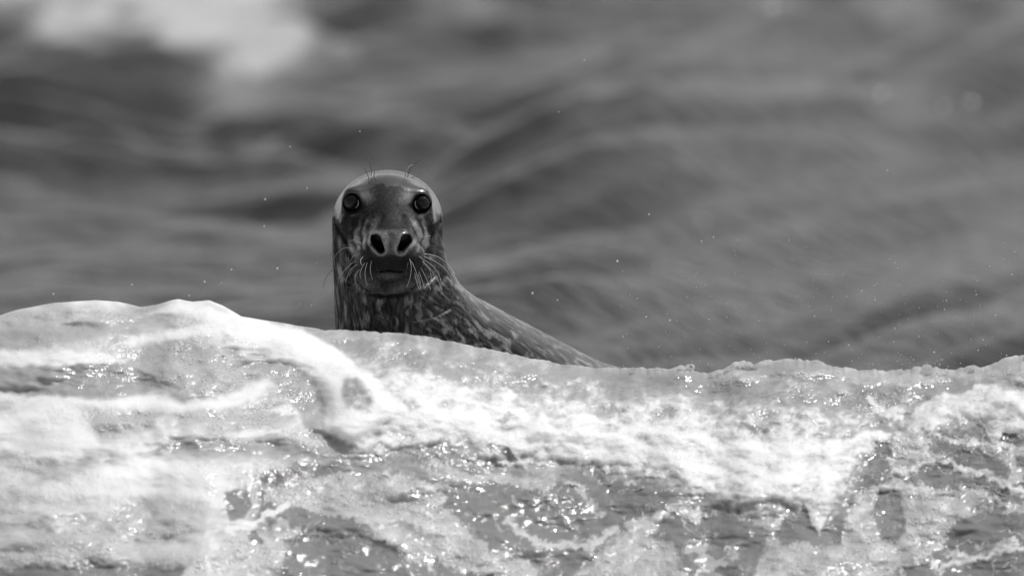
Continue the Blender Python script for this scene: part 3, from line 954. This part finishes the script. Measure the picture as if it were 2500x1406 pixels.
mt, nt, b = new_mat('eye_glint')
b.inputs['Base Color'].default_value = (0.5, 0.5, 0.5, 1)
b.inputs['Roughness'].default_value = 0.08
for s, c in zip((1, -1), EYE_C):          # pale crescent added for the reflected glint at each eye's inner edge
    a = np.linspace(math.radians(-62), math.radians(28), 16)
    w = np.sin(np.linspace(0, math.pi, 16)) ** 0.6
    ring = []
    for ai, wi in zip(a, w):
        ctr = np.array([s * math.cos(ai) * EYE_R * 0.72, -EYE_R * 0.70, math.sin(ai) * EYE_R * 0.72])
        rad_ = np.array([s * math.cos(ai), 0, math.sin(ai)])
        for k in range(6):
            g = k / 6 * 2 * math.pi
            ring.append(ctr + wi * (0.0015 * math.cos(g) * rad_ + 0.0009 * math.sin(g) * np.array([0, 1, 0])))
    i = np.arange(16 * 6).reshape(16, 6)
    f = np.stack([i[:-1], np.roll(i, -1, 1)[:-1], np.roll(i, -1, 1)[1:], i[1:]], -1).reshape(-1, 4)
    tf = link('eye_glint', mesh_np('eye_glint', np.array(ring), f), mt, SEAL)
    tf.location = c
mw, nt, b = new_mat('pale_whisker')
b.inputs['Base Color'].default_value = (0.55, 0.55, 0.55, 1)
b.inputs['Roughness'].default_value = 0.35
M_WHISK = mw
md, nt, b = new_mat('dark_whisker')
b.inputs['Base Color'].default_value = (0.06, 0.06, 0.06, 1)
b.inputs['Roughness'].default_value = 0.3
M_WHISKD = md


def tube(pts, r0, r1, n=7):
    pts = np.array(pts, float)
    t = np.linspace(0, 1, len(pts))
    tt = np.linspace(0, 1, 14)
    # quadratic through the points
    cf = [np.polyfit(t, pts[:, k], min(2, len(pts) - 1)) for k in range(3)]
    C = np.stack([np.polyval(c, tt) for c in cf], 1)
    T = np.gradient(C, axis=0)
    T /= np.linalg.norm(T, axis=1)[:, None]
    A = np.cross(T, [0.3, 1.0, 0.2]); A /= np.linalg.norm(A, axis=1)[:, None]
    B = np.cross(T, A)
    R = (r0 + (r1 - r0) * tt)[:, None, None]
    a = np.linspace(0, 2 * math.pi, n, endpoint=False)
    ring = C[:, None, :] + R * (np.cos(a)[None, :, None] * A[:, None, :] + np.sin(a)[None, :, None] * B[:, None, :])
    co = ring.reshape(-1, 3)
    i = np.arange(14 * n).reshape(14, n)
    f = np.stack([i[:-1], np.roll(i, -1, 1)[:-1], np.roll(i, -1, 1)[1:], i[1:]], -1).reshape(-1, 4)
    return co, f


def full_surf_y(x, z):
    P = np.stack([np.full_like(_zz, x), _zz, np.full_like(_zz, z)], 1)
    s = body_sdf(P)
    return float(_zz[np.argmax(s < 0)]) if (s < 0).any() else 0.0


WHISK = [  # root, middle, tip in the face plane (photo pixels), forward reach of the tip (m), pale?
    ((1000, 622), (1005, 655), (994, 695), 0.00, 1), ((1003, 628), (1016, 655), (1027, 698), 0.00, 1), ((1012, 632), (1026, 665), (1036, 697), 0.00, 1),
    ((1014, 630), (1034, 660), (1052, 702), 0.0, 1), ((1016, 626), (1047, 650), (1052, 690), 0.01, 1), ((1010, 640), (1022, 668), (1028, 698), 0.02, 1),
    ((1022, 618), (1034, 630), (1034, 642), 0.0, 1), ((1036, 616), (1078, 632), (1110, 668), 0.03, 1), ((1036, 622), (1085, 655), (1107, 697), 0.03, 1),
    ((1034, 630), (1062, 655), (1076, 685), 0.03, 1), ((1040, 610), (1072, 610), (1088, 630), 0.02, 0), ((1030, 634), (1060, 668), (1079, 707), 0.03, 1),
    ((1032, 596), (1045, 592), (1052, 593), 0.03, 0), ((1030, 582), (1042, 578), (1051, 580), 0.02, 1), ((1004, 645), (1014, 670), (1010, 697), 0.01, 0),
    ((998, 632), (994, 650), (990, 664), 0.0, 0), ((1008, 636), (1020, 690), (1027, 700), 0.0, 1), ((1024, 632), (1050, 650), (1064, 675), 0.01, 0),
    ((910, 628), (906, 650), (911, 677), 0.0, 1), ((900, 630), (893, 660), (898, 692), 0.0, 1), ((896, 634), (871, 665), (871, 684), 0.01, 1), ((898, 628), (882, 655), (883, 675), 0.0, 1),
    ((886, 616), (864, 622), (856, 645), 0.02, 1), ((878, 628), (850, 650), (825, 680), 0.03, 1), ((880, 626), (845, 640), (802, 656), 0.03, 0),
    ((882, 592), (870, 586), (852, 589), 0.03, 1), ((870, 600), (860, 592), (848, 596), 0.02, 0), ((866, 612), (835, 612), (812, 640), 0.03, 1), ((870, 606), (828, 605), (804, 630), 0.03, 0),
    ((872, 636), (812, 660), (788, 705), 0.04, 0), ((876, 640), (858, 665), (857, 690), 0.01, 0), ((860, 668), (845, 685), (843, 702), 0.01, 1), ((890, 620), (882, 630), (888, 642), 0.0, 1),
    ((868, 616), (850, 612), (838, 628), 0.02, 0), ((884, 634), (862, 650), (850, 668), 0.01, 1), ((917, 640), (924, 650), (926, 660), 0.0, 0)]
for (a, m_, t_, fwd, pale) in WHISK:
    ys = [full_surf_y(fx(a[0]), fz(a[1])) + 0.003]
    for (p, ex) in ((m_, 0.014), (t_, 0.018)):
        y0 = full_surf_y(fx(p[0]), fz(p[1]))
        ys.append(min(y0 if y0 else 0.1, ys[0] + 0.04 + fwd) - ex)
    pts = [(fx(p[0]), y, fz(p[1])) for p, y in zip((a, m_, t_), ys)]
    co, f = tube(pts, 0.00062, 0.0004 if pale else 0.00032)
    link('whisker', mesh_np('whisker', co, f), M_WHISK if pale else M_WHISKD, SEAL)
BROW = [((907, 448), (904, 410), (896, 388), 0), ((900, 446), (893, 424), (880, 410), 0), ((911, 440), (913, 425), (912, 417), 0),
        ((988, 440), (994, 417), (1010, 408), 1), ((994, 440), (1005, 412), (1030, 396), 0), ((1003, 442), (1010, 437), (1016, 432), 0), ((897, 450), (905, 440), (908, 428), 1)]
for (a, m_, t_, pale) in BROW:
    y0 = full_surf_y(fx(a[0]), fz(a[1]))
    pts = [(fx(p[0]), y, fz(p[1])) for p, y in zip((a, m_, t_), (y0 + 0.003, y0 - 0.008, y0 + 0.0))]
    co, f = tube(pts, 0.0007, 0.0004)
    link('brow_whisker', mesh_np('brow_whisker', co, f), M_WHISK if pale else M_WHISKD, SEAL)


# ------------------------------------------------------------------ bubbles and spray
def blobs(name, centres, radii, squash, mat, label, res=1):
    import bmesh
    bm = bmesh.new()
    bmesh.ops.create_icosphere(bm, subdivisions=res, radius=1.0)
    bv = np.array([v.co[:] for v in bm.verts])
    bf = np.array([[v.index for v in f.verts] for f in bm.faces])
    bm.free()
    C, R = np.array(centres), np.array(radii)
    co = C[:, None, :] + bv[None] * R[:, None, None] * np.array(squash)[None, None, :]
    fa = bf[None] + (np.arange(len(C)) * len(bv))[:, None, None]
    me = mesh_np(name, co.reshape(-1, 3), fa.reshape(-1, 3))
    return link(name, me, mat, kind='stuff', label=label)


mb, nt, b = new_mat('bubble_film')
b.inputs['Base Color'].default_value = (0.86, 0.86, 0.86, 1)
b.inputs['Subsurface Weight'].default_value = 0.6
b.inputs['Subsurface Radius'].default_value = (1, 1, 1)
b.inputs['Subsurface Scale'].default_value = 0.006
b.inputs['Roughness'].default_value = 0.06
b.inputs['IOR'].default_value = 1.33
b.inputs['Transmission Weight'].default_value = 0.0
mg, nt, b = new_mat('clear_bubble')
b.inputs['Base Color'].default_value = (0.92, 0.92, 0.92, 1)
b.inputs['Roughness'].default_value = 0.04
b.inputs['IOR'].default_value = 1.12
b.inputs['Transmission Weight'].default_value = 0.9
M_BUB = mb
ms, nt, b = new_mat('spray_drop')
b.inputs['Base Color'].default_value = (0.8, 0.8, 0.8, 1)
b.inputs['Roughness'].default_value = 0.15
M_SPRAY = ms


def build_bubbles():
    PX, PY, fr, bub, foam = W['PX'], W['PY'], W['front'], W['bub'], W['foam']
    ok = (bub > 0.75) & (foam > 0.35) & (PX > -120) & (PX < 2620) & (PY < 1450)
    idx = np.flatnonzero(ok.ravel())
    wts = (sstep(-0.1, 0.5, fbm(PX / 60, PY / 40, 90.0, 3)) + 0.05).ravel()[idx]
    pick = RNG.choice(idx, 2600, replace=False, p=wts / wts.sum())
    C = fr.reshape(-1, 3)[pick]
    R = 0.0009 + 0.0020 * RNG.random(len(pick)) ** 3
    blobs('foam_bubbles', C, R, (1, 1, 1), M_BUB, 'small glassy bubbles scattered over the foam')


build_bubbles()


def build_spray():
    C, R = [], []
    # fine spray over the crest on the right
    for _ in range(230):
        px = 1500 + 1100 * RNG.random() ** 0.8
        py = 900 - 330 * RNG.random() ** 2.2
        y = -0.6 + 1.3 * RNG.random()
        C.append(((px - 1250) * S, y, CZ + (703 - py) * S - y * math.tan(TH)))
        R.append(0.0005 + 0.0011 * RNG.random() ** 3)
    for px, py, r in ((1509, 637, 3), (1587, 522, 2.4), (643, 485, 2.6), (641, 551, 2.2), (560, 658, 2.5), (673, 655, 3), (493, 688, 2.4), (758, 745, 3), (730, 741, 2), (315, 695, 2), (122, 718, 2.4),
                      (770, 640, 1.8), (746, 458, 2), (876, 318, 1.8), (705, 356, 1.8), (1365, 145 + 125, 1.6), (1428, 143, 1.8), (1300, 716, 3), (1362, 733, 2), (1558, 729, 1.8), (1580, 774, 2), (1638, 783, 2.6), (456, 722, 2), (2173, 414, 2), (535, 690, 1.4)):
        y = 0.15
        C.append(((px - 1250) * S, y, CZ + (703 - py) * S - y * math.tan(TH)))
        R.append(r * S * 0.95)
    # a few drops flying well in front, far out of focus
    camp = np.array(cam_o.location)
    for px, py, r in ((2150, 231, 0.0050), (2368, 253, 0.0062), (1716, 542, 0.0042), (1882, 25, 0.0062), (2300, 262, 0.004)):
        tgt = np.array([(px - 1250) * S, 0, CZ + (703 - py) * S])
        C.append(camp + (tgt - camp) * 0.70)
        R.append(r)
    blobs('spray_droplets', C, R, (1, 1, 1), M_SPRAY, 'fine water droplets flying above the wave crest', res=2)
    # flecks and lumps thrown up along the broken crest
    PX, PY, fr = W['PX'], W['PY'], W['front']
    C, R = [], []
    for px, py, r in ((2243, 900, 15), (2484, 868, 9), (2480, 874, 8), (1680, 893, 8), (1672, 899, 8), (1815, 893, 14), (1795, 900, 12), (1830, 897, 9), (1765, 906, 8), (1725, 911, 6), (1745, 910, 6),
                      (1655, 899, 8), (1540, 899, 6), (2180, 904, 7), (2290, 902, 6), (2350, 902, 8), (2386, 899, 7)):
        y = -0.40
        C.append(((px - 1250) * S, y, CZ + (703 - py) * S - y * math.tan(TH)))
        R.append(r * S)
    blobs('crest_bubbles', C, R, (1, 1, 1), mg, 'rounded water bubbles riding the broken wave crest', res=3)


build_spray()
